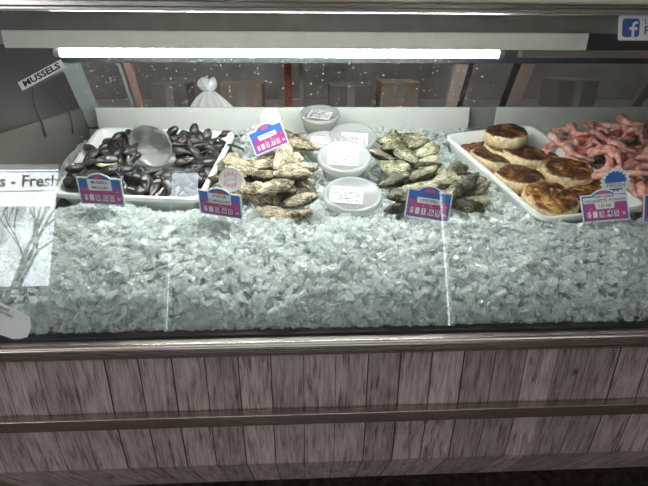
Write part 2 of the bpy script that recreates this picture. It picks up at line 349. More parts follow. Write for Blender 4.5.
# banner stuck on the shop window; read through the counter glass as a reflection
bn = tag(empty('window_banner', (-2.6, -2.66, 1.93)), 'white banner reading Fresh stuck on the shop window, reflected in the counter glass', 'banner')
box('sheet', (-.38, .44, 0, .004, 0, .34), MT['banner'], bn)  # sheet glows in place of daylight coming through the paper
box('printed_line', (-.38, .44, .004, .007, .315, .322), MT['greyink'], bn)
box('printed_line', (-.38, .44, .004, .007, .135, .142), MT['greyink'], bn)
box('printed_line', (.432, .437, .004, .007, 0, .34), MT['greyink'], bn)
words_obj('lettering', 's - Fresh', .150, (.425, .0065, .228), MT['ink'], bn, align='RIGHT', bold=.003)
# a bare tree out in the street
tp = []
def branch(p, d, l, r, dep):
    q = p+d*l; tp.append(tube([p, (p+q)/2+Vector((random.uniform(-.05, .05), 0, random.uniform(-.05, .05)))*l, q], [r, r*.85, r*.7], 6))
    if dep == 0: return
    for k in range(3):
        nd = (d+Vector((random.uniform(-.9, .9), random.uniform(-.3, .3), random.uniform(-.15, .7)))*.85).normalized()
        branch(q if k else p+d*l*.7, nd, l*random.uniform(.62, .86), max(r*.56, .005), dep-1)
branch(Vector((-4.05, -5.2, 0)), Vector((.05, 0, 1)), 1.45, .05, 6)
tag(link('bare_tree', mesh('bare_tree', *join(tp)), MT['bark']), 'bare tree outside the shop window, mirrored in the counter glass', 'tree')
# long ceiling lamp over the customers; the kitchen one is added fill light
for i, (y, lab) in enumerate(((-.25, 'long ceiling lamp above the front of the counter'), (2.35, 'added fill light over the kitchen'))):
    t = tag(empty('overhead_light', (0, y, 2.62)), lab, 'lamp')
    box('lamp_body', (-1.9, 1.9, -.09, .09, -.05, 0), MT['white'], t)
    box('diffuser', (-1.88, 1.88, -.07, .07, -.062, -.05), MT['lampp' if i == 0 else 'kitfill'], t)

# ------------------------------------------------------------------ the display case
X0, X1 = -.66, 1.75
case = tag(empty('display_case', (0, 1.1, 0)), 'refrigerated fish counter with sloped glass front, steel ledge and plank panelling', 'display case')
def cpart(o): o.location = Vector(o.location)-Vector((0, 1.1, 0)); o.parent = case; return o
cpart(prism('ledge', [(.720, .737), (.720, .752), (.7255, .757), (.80, .757), (.80, .737)], X0, X1, MT['steel'], None, .0025))
cpart(prism('ledge_apron', [(.7235, .729), (.7235, .737), (.80, .737), (.80, .729)], X0, X1, MT['rail']))
cpart(box('gasket', (X0, X1, .744, .762, .7571, .7625), MT['gasket']))
cpart(prism('upper_wood_panel', [(.735, .57), (.735, .7289), (.76, .7289), (.76, .57)], X0, X1, MT['wood']))
cpart(prism('lower_wood_panel', [(.745, .451), (.733, .575), (.753, .575), (.765, .451)], X0, X1, MT['wood']))
cpart(prism('skirt_wood_panel', [(.858, .277), (.745, .4509), (.765, .4509), (.87, .277)], X0, X1, MT['wood']))
cpart(prism('bumper_rail', [(.7158, .577), (.7158, .602), (.7345, .602), (.7345, .577)], X0, X1, MT['rail'], None, .0018))
cpart(box('plinth', (X0+.05, X1-.05, 1.13, 1.55, 0, .277), MT['black']))
cpart(box('underside', (X0, X1, .872, 1.6, .277, .29), MT['black']))
cpart(prism('deck', [(.80, .738), (.80, .69), (1.54, .90), (1.54, 1.0), (1.50, 1.0), (1.45, .93)], X0, X1, MT['darksteel']))
def glass_prism(t0, t1, e0=0., e1=1.):
    a = GP+Vector((0, sin(GA), cos(GA)))*.0045; b = Vector((0, .9068, 1.2895))
    return [(a.y-GN.y*-t0, a.z+GN.z*t0), (b.y+GN.y*t0, b.z+GN.z*t0), (b.y+GN.y*t1, b.z+GN.z*t1), (a.y+GN.y*t1, a.z+GN.z*t1)]
cpart(prism('front_glass', glass_prism(0, -.005), X0, X1, MT['glass']))
cpart(prism('top_rail', [(.893, 1.290), (.893, 1.2955), (.899, 1.297), (.899, 1.3055), (.935, 1.3055), (.935, 1.290)], X0, X1, MT['steel'], None, .0012))
cpart(prism('top_slab', [(.888, 1.306), (.888, 1.335), (1.62, 1.335), (1.62, 1.306)], X0, X1, MT['cream'], None, .003))
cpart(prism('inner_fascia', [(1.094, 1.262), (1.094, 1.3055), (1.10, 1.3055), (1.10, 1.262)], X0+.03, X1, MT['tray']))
hx0, hx1 = atY(3, 42, 1.085).x, atY(588, 42, 1.085).x
cpart(box('lamp_housing', (hx0, hx1, 1.085, 1.135, 1.229, 1.2625), MT['housing'], None, .002))
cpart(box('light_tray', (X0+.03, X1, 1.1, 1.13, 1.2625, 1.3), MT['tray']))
tx0, tx1 = atY(61, 53, 1.1).x, atY(498, 53, 1.1).x
v, f = tube([(tx0, 1.1, 1.2205), (tx1, 1.1, 1.2205)], .0078, 16)
cpart(link('light_tube', mesh('light_tube', v, f, True), MT['tube']))
for x in (tx0-.006, tx1+.006):
    v, f = tube([(x-.006, 1.1, 1.2205), (x+.006, 1.1, 1.2205)], .0095, 14)
    cpart(link('lamp_holder', mesh('lamp_holder', v, f), MT['darksteel']))
# second lamp body beyond the divider, unlit
cpart(box('unlit_lamp_strip', (atY(520, 55, 1.1).x, X1, 1.09, 1.115, 1.214, 1.2285), MT['brownpost'], None, .002))
# end wall
EX = -.622
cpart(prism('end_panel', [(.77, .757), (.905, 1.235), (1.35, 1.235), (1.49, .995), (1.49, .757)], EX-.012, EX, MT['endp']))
cpart(prism('end_reflection_plate', [(.81, .757), (.89, 1.065), (1.455, 1.065), (1.47, .95), (1.47, .757)], EX, EX+.003, MT['endrefl']))  # paler plate: its colour stands in for a reflection in the front glass
for k, (a, b, c) in enumerate((((34, 88), (36, 108), (46, 136)), ((60, 96), (69, 112), (73, 134)))):
    pts = []
    for q in (a, ((a[0]+b[0])/2-1, (a[1]+b[1])/2), b, ((b[0]+c[0])/2+1, (b[1]+c[1])/2), c):
        d = ray(*q); pts.append(CAM+d*((EX+.007)/d.x))
    v, f = tube(pts, .0022, 6); cpart(link('cable', mesh('cable', v, f, True), MT['cable']))
# leaning rear frame: stiles, header, sill
def stile(xa, xb, mat, dep=.018, name='rear_stile'):
    pr = [(1.515, 1.0), (1.515+dep, 1.0), (1.390+dep, 1.225), (1.390, 1.225)]
    return cpart(prism(name, pr, xa, xb, mat, None, .001))
def xr(x, y):                                  # x where a pixel meets the leaning rear plane
    n = Vector((0, .225, .125)); d = ray(x, y); return (CAM+d*((Vector((0, 1.515, 1.0))-CAM).dot(n)/d.dot(n))).x
stile(xr(78, 110), xr(95, 110), MT['post'], .03); stile(xr(74, 110), xr(77.5, 110), MT['blackpost'], .02, 'rear_seal')
stile(xr(135, 100), xr(142, 100), MT['redpost']); stile(xr(129, 100), xr(132, 100), MT['darksteel'])
stile(xr(446, 103), xr(458, 103), MT['brownpost']); stile(xr(458.5, 103), xr(463, 103), MT['blackpost'], .012, 'rear_seal')
stile(xr(507, 103), xr(520, 103), MT['brownpost'], .03); stile(xr(501, 103), xr(506.5, 103), MT['blackpost'], .012, 'rear_seal')
stile(xr(636, 100), xr(645, 100), MT['brownpost'])
cpart(box('rear_header', (X0, X1, 1.372, 1.44, 1.19, 1.3055), MT['header']))
cpart(box('canopy_back', (X0, X1, 1.44, 1.62, 1.235, 1.3055), MT['black']))
cpart(box('rear_sill', (X0, X1, 1.481, 1.60, .94, 1.0), MT['darksteel']))
cpart(box('sill_upstand', (atY(470, 120, 1.5).x, atY(500, 120, 1.5).x, 1.50, 1.506, 1.0, 1.06), MT['darksteel']))
# droplets of condensation on the inside of the glass
parts = []
ico_v = [(0, 0, 1), (1, 0, 0), (0, 1, 0), (-1, 0, 0), (0, -1, 0), (0, 0, -1)]; ico_f = [(0, 1, 2), (0, 2, 3), (0, 3, 4), (0, 4, 1), (5, 2, 1), (5, 3, 2), (5, 4, 3), (5, 1, 4)]
for i in range(900):
    px = random.uniform(78, 500); py = 58+60*random.random()**1.6
    if px > 478 and random.random() < .7: continue
    p = atglass(px, py)-GN*.0056; r = random.choice((.0005, .0006, .0007, .0008, .0013))*random.uniform(.7, 1.15)
    parts.append(([(p.x+a*r, p.y+b*r*.7, p.z+c*r) for a, b, c in ico_v], ico_f))
dr = cpart(link('water_droplet', mesh('water_droplet', *join(parts), True), MT['drop'])); dr['kind'] = 'stuff'

# dim kitchen behind
k = tag(empty('work_counter', (0, 2.75, 0)), 'long dark work counter in the kitchen behind the case', 'counter')
box('worktop', (-2.2, 2.2, -.32, .40, .86, .90), MT['counter'], k); box('counter_front', (-2.15, 2.15, -.28, .38, 0, .86), MT['kit'], k)
for (xa, xb, ya, yb, Y, mat, lab) in ((219, 262, 84, 108, 2.6, 'card', 'brown carton on the kitchen counter behind the round white disc'), (150, 186, 84, 108, 2.66, 'carddark', 'dark carton on the kitchen counter beside the knotted bag'),
        (330, 372, 86, 108, 2.7, 'carddark', 'dark carton on the kitchen counter behind the rearmost plastic tub'), (382, 420, 82, 108, 2.62, 'card', 'wide brown carton on the kitchen counter near the rear stile'),
        (560, 600, 80, 108, 2.66, 'carddark', 'dark carton on the kitchen counter above the shrimp')):
    a, b = atY(xa, ya, Y), atY(xb, ya, Y)
    t = tag(empty('carton', ((a.x+b.x)/2, Y+.1, .90)), lab, 'box'); w = (b.x-a.x)/2; h = max(a.z-.9, .12)
    box('carton_body', (-w, w, -.1, .1, 0, h), MT[mat], t, .004); box('tape', (-.02, .02, -.1005, .1005, .005, h+.0008), MT['kit'], t)
a = atY(288, 80, 2.55); tag(box('red_pole', (a.x-.018, a.x+.018, 2.55, 2.58, .9, 1.9), plain('dull_red', (.30, .05, .035), .5), None, .003), 'dull red upright pole on the kitchen counter behind the case', 'pole')
a = atY(301, 80, 2.6); tag(box('pale_pole', (a.x-.012, a.x+.012, 2.6, 2.62, .9, 1.9), plain('pale_grey', (.28, .27, .25), .5), None, .003), 'pale thin upright pole beside the red pole', 'pole')

# ------------------------------------------------------------------ back boards and tubs
def back_board(x0, x1, label):
    t = prism('back_board', [(1.463, .985), (1.463, 1.064), (1.475, 1.064), (1.475, .985)], x0, x1, MT['white'], None, .002)
    return tag(t, label, 'board', 'white boards along the rear')
back_board(atY(95, 107, 1.464).x, atY(470, 109, 1.464).x, 'long white board standing behind the mussels and oysters')
back_board(atY(497, 110, 1.464).x, 1.6, 'white board standing behind the fish cakes and shrimp')
def rounded_quad(c, r, n=6):
    pts = []
    for i in range(4):
        p, a, b = c[i], c[i-1], c[(i+1) % 4]
        da, db = (a-p).normalized(), (b-p).normalized()
        A, B = p+da*r, p+db*r
        for k in range(n+1):
            t = k/n; pts.append(A*(1-t)**2+p*2*t*(1-t)+B*t*t)
    return pts
def make_tub(name, corners, depth, rim, label, taper=.86, r=.03):
    c = [Vector(p) for p in corners]; cen = sum(c, Vector())/4; nrm = (c[1]-c[0]).cross(c[3]-c[0]).normalized(); nrm = nrm if nrm.z > 0 else -nrm
    base = [p-cen for p in rounded_quad(c, r)]
    def ring(inset, s, dz):
        return [tuple((p-p.normalized()*inset)*s+nrm*dz) for p in base]
    rings = [ring(rim*.9, taper, -depth), ring(rim*.75, 1, -.012), ring(0, 1, -.010), ring(0, 1, -.002), ring(.002, 1, 0), ring(rim-.002, 1, 0), ring(rim, 1, -.002), ring(rim+.004, taper*.995, -depth+.006)]
    v, f = loft(rings); o = link(name, mesh(name, v, f, True), MT['tub']); o.location = cen
    m = o.modifiers.new('es', 'EDGE_SPLIT'); m.split_angle = radians(50)
    return tag(o, label, 'tub', 'white food tubs in the ice')
MT_C = [at(50, 194, .014), at(200, 200, .014), at(236, 131, .014), at(98, 127, .014)]
mussel_tub = make_tub('mussel_tub', MT_C, .075, .014, 'white tub sunk in the ice, holding black mussels')
FT_C = [at(544, 220, .014), at(652, 207, .014), at(530, 124, .016), at(444, 134, .016)]
cake_tub = make_tub('fish_cake_tub', FT_C, .065, .012, 'white tub sunk in the ice, holding browned fish cakes', .93)

# ------------------------------------------------------------------ crushed ice
def inpoly(x, y, poly):
    c = False; n = len(poly)
    for i in range(n):
        x1, y1 = poly[i]; x2, y2 = poly[(i+1) % n]
        if (y1 > y) != (y2 > y) and x < (x2-x1)*(y-y1)/(y2-y1)+x1: c = not c
    return c
PROF = [(.752, .745), (.770, .785), (.79, .812), (.83, .840), (.89, .866), (.96, .886), (1.02, .895), (1.07, .904), (1.5, 1.012)]
def icez(x, Y):
    z = float(np.interp(Y, [p[0] for p in PROF], [p[1] for p in PROF]))
    return z+(.006*sin(x*13+Y*7)+.005*sin(x*31-Y*23+1)+.004*sin(x*55+2*Y*31))*min(1, (Y-.74)*8)
tubs2d = [[(p.x, p.y) for p in MT_C], [(p.x, p.y) for p in FT_C]]
def shrink(poly, s):
    cx = sum(p[0] for p in poly)/4; cy = sum(p[1] for p in poly)/4; return [(cx+(x-cx)*s, cy+(y-cy)*s) for x, y in poly]
def ice_mesh():
    V, Fc, MI = [], [], []
    # packed underlayer
    xs = np.arange(EX+.004, 1.6, .012); ys = np.concatenate([np.arange(.768, 1.06, .012), np.arange(1.06, 1.46, .025)])
    nx, ny = len(xs), len(ys); tl = [shrink(t, 1.0) for t in tubs2d]; tn = [shrink(t, 1.16) for t in tubs2d]
    for Y in ys:
        for x in xs: V.append((x, Y, icez(x, Y)-.018+rng.uniform(-.004, .004)-(.012 if any(inpoly(x, Y, t) for t in tn) else 0)))
    for j in range(ny-1):
        for i in range(nx-1):
            cx, cy = (xs[i]+xs[i+1])/2, (ys[j]+ys[j+1])/2
            if any(inpoly(cx, cy, t) for t in tl): continue
            Fc.append((j*nx+i, j*nx+i+1, (j+1)*nx+i+1, (j+1)*nx+i)); MI.append(1)
    # loose shards
    n_done = 0; tl = [shrink(t, 1.015) for t in tubs2d]; tn = [shrink(t, 1.16) for t in tubs2d]
    while n_done < 27000:
        x = rng.uniform(EX+.02, 1.12); q = rng.random()
        Y = rng.uniform(.757, 1.10) if q < .80 else rng.uniform(1.10, 1.45)
        if any(inpoly(x, Y, t) for t in tl): continue
        n_done += 1
        s = rng.uniform(.0045, .0125)*(1.4 if rng.random() < .12 else 1.); th = s*rng.uniform(.12, .38)
        m = int(rng.integers(5, 8)); a0 = rng.uniform(0, 6.28)
        ang = a0+(np.arange(m)+rng.uniform(-.32, .32, m))*2*pi/m
        rad = s*rng.uniform(.6, 1.15, m); asp = rng.uniform(.55, 1)
        top = np.stack([rad*np.cos(ang), rad*np.sin(ang)*asp, th*.5*rng.uniform(.5, 1.2, m)], 1)
        bot = np.stack([rad*rng.uniform(.65, 1.05, m)*np.cos(ang+.15), rad*rng.uniform(.65, 1.05, m)*np.sin(ang+.15)*asp, -th*.5*rng.uniform(.5, 1.2, m)], 1)
        sl = (icez(x, Y+.01)-icez(x, Y-.01))/.02
        E = (Matrix.Rotation(math.atan(sl), 3, 'X') @ Euler((rng.normal(-.2, .48), rng.normal(0, .45), rng.uniform(0, 6.28))).to_matrix())
        R = np.array(E); lift = rng.uniform(-.013, .004)-(.012 if any(inpoly(x, Y, t) for t in tn) else 0)
        pw = np.concatenate([top, bot]) @ R.T + np.array([x, Y, icez(x, Y)+lift])
        lim = .7525+(pw[:, 2]-.757)*.30+.0035             # stay behind the glass
        pw[:, 1] = np.maximum(pw[:, 1], lim); pw[:, 2] = np.maximum(pw[:, 2], .7605)
        b = len(V); V += pw.tolist()
        Fc.append(tuple(b+i for i in range(m))); Fc.append(tuple(b+m+i for i in range(m))[::-1])
        for i in range(m): Fc.append((b+i, b+m+i, b+m+(i+1) % m, b+(i+1) % m))
        MI += [0]*(m+2)
    return mesh('crushed_ice', V, Fc, False, MI)
ice = link('crushed_ice', ice_mesh(), [MT['ice'], MT['snow']])
tag(ice, 'bed of crushed ice filling the glass case', 'ice', None, 'stuff')

# ------------------------------------------------------------------ shells
def shell_mesh(name, ln, wd, ht, seed, kind):
    r = np.random.default_rng(seed); nu, nv = (34, 20) if kind == 'oyster' else (24, 14)
    ph = r.uniform(0, 6.28, 8); V = []; bend = r.uniform(-.12, .12)
    for j in range(nv+1):
        t = j/nv; lat = -pi/2+pi*t
        for i in range(nu):
            a = 2*pi*i/nu; c, s = cos(a), sin(a)
            if kind == 'oyster':
                rad = 1+.07*sin(2*a+ph[0])+.06*sin(3*a+ph[1])+.035*sin(5*a+ph[2])+.02*sin(9*a+ph[3])
                px = c*rad; w = .74+.30*(px+1)/2 ; py = s*rad*w
                k = abs(cos(lat))**.75
                x, y, z = px*k, py*k, sin(lat)
                lens = (1-k**1.7)*(1 if z > 0 else -1); z = .60*z+.40*lens; z = z*.75 if z > 0 else z*1.15; z += (.08*sin(5*a+ph[1])+.06*sin(9*a+ph[3]))*k**5
                d = math.hypot(x+1.05, y*1.3)                       # distance from the hinge: growth ridges
                rid = .085*(abs((d*3.6+.22*sin(3*a+ph[4])+.1*sin(7*a+ph[0])) % 1-.5)*2-.5)+.05*sin(9*a+ph[5])*k+.03*sin(d*17+ph[6])
                z += rid*(1 if z > 0 else -1)*min(1, abs(sin(lat))*3)*.8
                z += .18*sin(x*2+ph[7]); y += bend*x*x
            else:
                k = abs(cos(lat))**.8
                px = c; tp_ = (px+1)/2; w = .22+.78*tp_**.6 if px < .6 else .22+.78*.8**.6
                x, y, z = px*k, s*w*k*1.12, sin(lat)*(.35+.65*min(1, tp_*1.6))
                y += .12*(1-x*x); z += .02*sin(8*x)
                if abs(lat) < .12: y *= .985; x *= .985
            V.append((x*ln/2, y*wd/2, z*ht/2))
    f = []
    for j in range(nv):
        for i in range(nu):
            i2 = (i+1) % nu; f.append((j*nu+i, j*nu+i2, (j+1)*nu+i2, (j+1)*nu+i))
    return mesh(name, V, f, True)
musselM = [shell_mesh('mussel', random.uniform(.050, .062), random.uniform(.026, .031), random.uniform(.018, .022), i, 'mussel') for i in range(6)]
for m in musselM: m.materials.append(MT['mussel'])
oyT = [shell_mesh('oyster', random.uniform(.072, .092), random.uniform(.044, .054), random.uniform(.025, .031), 50+i, 'oyster') for i in range(8)]
for m in oyT: m.materials.append(MT['oyster'])
oyG = [shell_mesh('oyster', random.uniform(.072, .095), random.uniform(.040, .050), random.uniform(.024, .029), 90+i, 'oyster') for i in range(7)]
for m in oyG: m.materials.append(MT['oystergreen'])
def put(name, me, p, eul, label, cat, group=None):
    o = bpy.data.objects.new(name, me); COL.objects.link(o); o.location = p
    o.rotation_euler = (Matrix.Rotation(TILT, 3, 'X') @ Euler(eul).to_matrix()).to_euler()
    return tag(o, label, cat, group)
def scatter(poly, dist, tries=4000, seen=None):
    pts = [] if seen is None else list(seen); new = []
    xs = [p[0] for p in poly]; ys = [p[1] for p in poly]
    for _ in range(tries):
        x, y = random.uniform(min(xs), max(xs)), random.uniform(min(ys), max(ys))
        if not inpoly(x, y, poly): continue
        if all((x-a)**2+(y-b)**2 > dist*dist for a, b in pts): pts.append((x, y)); new.append((x, y))
    return new
def area2(pix, h): return [(p.x, p.y) for p in (at(x, y, h) for x, y in pix)]
def project(p):
    q = Vector(p)-CAM; k = FPX/q.dot(fw); return 324+q.dot(rt)*k, 243-q.dot(up)*k
CLEAR = [(238, 112, 296, 156, 1.262), (398, 184, 458, 226, .99), (194, 186, 246, 222, 1.01), (318, 172, 387, 214, 1.12), (314, 134, 375, 176, 1.32), (300, 96, 342, 134, 1.45), (374, 120, 381, 150, 1.4)]
def hides(p, zones=None):                                  # would stand between the camera and a tub lid or the upright tag
    x, y = project(p); return any(a-5 < x < c+5 and b-1 < y < d+3 and p[1] < Y+.03 for a, b, c, d, Y in (zones or CLEAR))
# mussels: two layers, heaped toward the middle
mp0 = area2([(64, 191), (78, 176), (97, 160), (130, 147), (224, 139), (208, 178), (195, 198), (90, 201)], -.01)
cxm = sum(p[0] for p in mp0)/len(mp0); cym = sum(p[1] for p in mp0)/len(mp0)
def mh(x, y): return -.022+.036*max(0, 1-((x-cxm)/.20)**2-((y-cym)/.24)**2)
MLAB = 'closed black mussel lying in the heap in the white tub'
for lay, (dist, dh) in enumerate(((.024, 0.), (.025, .013), (.033, .026))):
    for x, y in scatter(mp0, dist):
        if hides((x, y, deckz(y)+mh(x, y)+dh), [(139, 124, 177, 169, 1.24), (146, 130, 170, 160, 1.33)]): continue
        put('mussel', random.choice(musselM), (x, y, deckz(y)+mh(x, y)+dh), (random.gauss(0, .45), random.gauss(0, .35), random.uniform(0, 6.28)), MLAB, 'mussel', 'mussels heaped in the white tub')
for (px, py, h, lab) in ((195, 134, .022, 'mussel standing on end at the back corner of the tub, the taller of the pair'), (208, 138, .018, 'mussel standing on end at the back corner of the tub, touching the tub wall')):
    p = at(px, py+7, -.005); o = bpy.data.objects.new('mussel', musselM[0]); COL.objects.link(o); o.location = p+Vector((0, 0, h))
    o.rotation_euler = (random.uniform(-.2, .2), radians(-65), random.uniform(-.5, .5)+pi/2); tag(o, lab, 'mussel')
# the gaping mussel
om = tag(empty('open_mussel', at(107, 166, .030)), 'gaping mussel showing its yellow inside, near the front of the heap', 'mussel')
om.rotation_euler = (radians(35), 0, radians(20)); om.location.z += .01
hv = shell_mesh('shell_valve', .056, .029, .02, 3, 'mussel'); hv.materials.append(MT['mussel'])
for s in (1, -1):
    o = bpy.data.objects.new('shell_valve', hv); COL.objects.link(o); o.parent = om; o.scale = (1, 1, .45); o.location = (0, 0, s*.007); o.rotation_euler = (s*radians(14), 0, 0)
v, f = loft([[(.024*cos(a)*k, .012*sin(a)*k, z) for a in [2*pi*i/20 for i in range(20)]] for k, z in ((.6, -.004), (1, -.001), (1, .001), (.6, .004))])
o = link('mussel_meat', mesh('mussel_meat', v, f, True), MT['nacre'], om); o.location = (0, -.005, 0)

# oysters
def heap(pix, hgt, meshes, label, group, d0, d1, layers=(0., .021), rx=.19, ry=.2):
    poly = area2(pix, .018); cx = sum(p[0] for p in poly)/len(poly); cy = sum(p[1] for p in poly)/len(poly)
    for k, dh in enumerate(layers):
        pl = [(cx+(x-cx)*(1-.10*k), cy+(y-cy)*(1-.10*k)) for x, y in poly]
        for x, y in scatter(pl, d0 if k == 0 else d1):
            h = hgt*max(0, 1-((x-cx)/rx)**2-((y-cy)/ry)**2)
            if hides((x, y, deckz(y)+.010+h+dh)): continue
            put('oyster', random.choice(meshes), (x, y, deckz(y)+.010+h+dh), (random.gauss(.12, .26), random.gauss(.0, .22), random.uniform(-.9, .9)+random.choice((0, pi))), label, 'oyster', group)
heap([(219, 172), (236, 152), (262, 142), (292, 132), (330, 142), (348, 168), (335, 205), (300, 212), (240, 212), (219, 205)], .014, oyT,
     'tan ridged oyster heaped on the ice between the mussel tub and the plastic tubs', 'tan oysters', .042, .046)
heap([(352, 158), (372, 146), (398, 139), (418, 143), (432, 158), (448, 176), (478, 185), (476, 206), (440, 208), (352, 212)], .016, oyG,
     'greenish dark oyster heaped on the ice between the plastic tubs and the fish cakes', 'greenish oysters', .042, .046)
for (px, py, h, ez, ey, ms, lab) in (
        (274, 187, .052, .25, -.1, oyT[1], 'large round tan oyster in front, centre of the tan heap'),
        (291, 171, .060, .1, 0, oyT[2], 'long ridged tan oyster lying across the middle of the tan heap'),
        (283, 158, .058, 1.1, -.35, oyT[3], 'tan oyster standing before the rear pink price tag'),
        (240, 166, .046, -.5, .2, oyT[4], 'slender tan oyster sloping down from the rear of the heap'),
        (390, 141, .038, 1.0, -.4, oyG[1], 'greenish oyster tilted up at the peak of its heap'),
        (412, 144, .034, .2, .1, oyG[2], 'greenish oyster just beside the peak of its heap'),
        (467, 206, .016, -.35, .05, oyG[3], 'greenish oyster lying loose on the ice beside the blue and pink price tag'),
        (472, 178, .012, -.7, .1, oyG[4], 'greenish oyster at the edge of its heap, against the fish cake tub')):
    put('oyster', ms, at(px, py, h), (.3, ey, ez), lab, 'oyster')

# ------------------------------------------------------------------ plastic tubs of shucked oysters
def deli_tub(px, py, wpx, h, tilt, label, lab_rot, lab_off, hgt=.052, yaw=0.):
    c = at(px, py, h); dep = (c-CAM).dot(fw); R = wpx*dep/FPX/2
    t = tag(empty('deli_tub', c), label, 'container', None)
    t.rotation_euler = (radians(tilt), 0, radians(yaw))
    v, f = lathe([(R*.74, -hgt), (R*.78, -hgt+.001), (R*.93, -.008), (R*.93, -.004), (R*.91, -.004), (R*.75, -hgt+.003), (.001, -hgt+.003)], 44, True, True)
    link('cup', mesh('cup', v, f, True), MT['cup'], t)
    v, f = lathe([(.001, -.0035), (R*.80, -.0035), (R*.84, .0015), (R*.90, .003), (R*.97, .002), (R, -.001), (R, -.008), (R*.965, -.009), (R*.955, -.003), (R*.90, .0012), (R*.84, -.0005), (R*.80, -.005), (.001, -.005)], 44)
    link('lid', mesh('lid', v, f, True), MT['lid'], t)
    v, f = lathe([(R*.70, -hgt+.004), (R*.86, -.020), (R*.80, -.017), (R*.4, -.014), (.001, -.017)], 30)
    v = [(x, y, z+.0025*sin(x*190)*cos(y*170) if z > -.03 else z) for x, y, z in v]
    link('contents', mesh('contents', v, f, True), MT['brownmeat'], t)
    s = R*.56; e = empty('paper_label'); bpy.data.objects.remove(e)
    lb = link('paper_label', mesh('paper_label', *box_vf(-s, s, -s*.80, s*.80, -.0033, -.0028)), MT['paper'], t)
    lb.location = (R*lab_off[0], R*lab_off[1], 0); lb.rotation_euler = (0, 0, radians(lab_rot))
    pr = []
    rr = random.Random(px)
    yy = s*.66
    while yy > -s*.7:
        hh = rr.choice((.0016, .0022, .0032)); x = -s*.85
        while x < s*.8:
            w = rr.uniform(.003, .011); 
            if rr.random() < .7: pr.append(box_vf(x, min(x+w, s*.88), yy-hh, yy, -.0028, -.0025))
            x += w+.0015
        yy -= hh+.0026
    link('printing', mesh('printing', *join(pr)), MT['ink'], lb)
    return t
deli_tub(320, 113.5, 40, .058, 18, 'small lidded plastic tub at the rear, against the white board', -18, (.0, .0))
deli_tub(325, 142, 45, .030, 20, 'small lidded plastic tub mostly hidden behind its two larger neighbours', -10, (-.1, .1))
deli_tub(353, 136, 48, .034, 24, 'lidded plastic tub second from the rear, overlapped by the tub in front', -6, (.05, -.15))
deli_tub(344.5, 156, 54, .058, 24, 'lidded plastic tub resting high on the oysters in the middle of the tubs', -6, (-.05, -.02))
deli_tub(352.5, 194, 60, .034, 20, 'largest lidded plastic tub in front, sunk in the ice beside the price tag', -8, (-.2, .02), .055)

# clear bowl lying on the mussels
c = at(151, 168, -.005)+Vector((.006, .012, .056)); t = tag(empty('clear_bowl', c), 'clear grey plastic bowl lying tipped on the mussels', 'bowl')
t.rotation_euler = Vector((-.16, -.947, -.12)).to_track_quat('Z', 'Y').to_euler()
v, f = lathe([(.020, -.040), (.024, -.0405), (.030, -.035), (.049, -.012), (.0535, .006), (.056, .0075), (.056, .009), (.0520, .0085), (.0475, -.011), (.028, -.033), (.023, -.038), (.001, -.038)], 48)

link('bowl_wall', mesh('bowl_wall', v, f, True), MT['bowl'], t)
v, f = lathe([(.019, -.0378), (.021, -.0378), (.021, -.0355), (.019, -.0355), (.019, -.0378)], 36, False, False)
link('base_ring', mesh('base_ring', v, f, True), MT['lid'], t)
# knotted bag behind the board
c = atY(209, 108, 1.515); bg = tag(empty('knotted_bag', (c.x, 1.535, 1.0)), 'knotted white plastic bag behind the long white board', 'bag')
def film(fn, nu, nv): return loft([[fn(i/nu*2*pi, j/nv) for i in range(nu)] for j in range(nv+1)])
def bagbody(a, t):
    r = .064*(1-t)**.7+.008+.012*sin(pi*t); r *= 1+.13*sin(5*a+1+2*t)+.09*sin(9*a+t*3)+.07*sin(3*a)
    return (r*cos(a)*1.0, r*sin(a)*.42, .105*t+.0)
v, f = film(bagbody, 64, 18); link('bag_body', mesh('bag_body', v, f, True), MT['bag'], bg)
def ear(cx, sx, ph):
    def g(a, t):
        r = .004+.015*sin(pi*min(1, t*1.02))**.8; r *= 1+.2*sin(4*a+ph+3*t)
        return (cx*t*1.0+r*cos(a)*sx, r*sin(a)*.6, .098+.044*t)
    return g
for cx, sx, ph in ((-.012, 1.2, 0), (.016, .9, 2)):
    v, f = film(ear(cx, sx, ph), 28, 10); link('bag_tie', mesh('bag_tie', v, f, True), MT['bag'], bg)

# ------------------------------------------------------------------ fish cakes
def cake_mesh(seed):
    r = np.random.default_rng(seed); p = r.uniform(0, 6.28, 6); R, T = .060, .0205; rings = []
    prof = [(.30, -1), (.80, -.98), (.93, -.80), (1.0, -.35), (1.01, .1), (.975, .6), (.90, .90), (.78, 1.0), (.45, 1.03), (.15, 1.0)]
    for kr, kz in prof:
        rings.append([((R*kr*(1+.025*sin(2*a+p[0])+.02*sin(3*a+p[1])+.012*sin(7*a+p[2]+kz)+.008*sin(13*a+p[5])))*cos(a),
                       (R*kr*(1+.025*sin(2*a+p[0])+.02*sin(3*a+p[1])+.012*sin(7*a+p[2]+kz)+.008*sin(13*a+p[5])))*sin(a),
                       T*kz+.0012*sin(4*a+p[3]+kr*6)+.0008*sin(9*a+p[4])) for a in [2*pi*i/48 for i in range(48)]])
    return mesh('fish_cake', *loft(rings), True)
cakeM = [cake_mesh(i) for i in range(5)]
for m in cakeM: m.materials.append(MT['cake'])
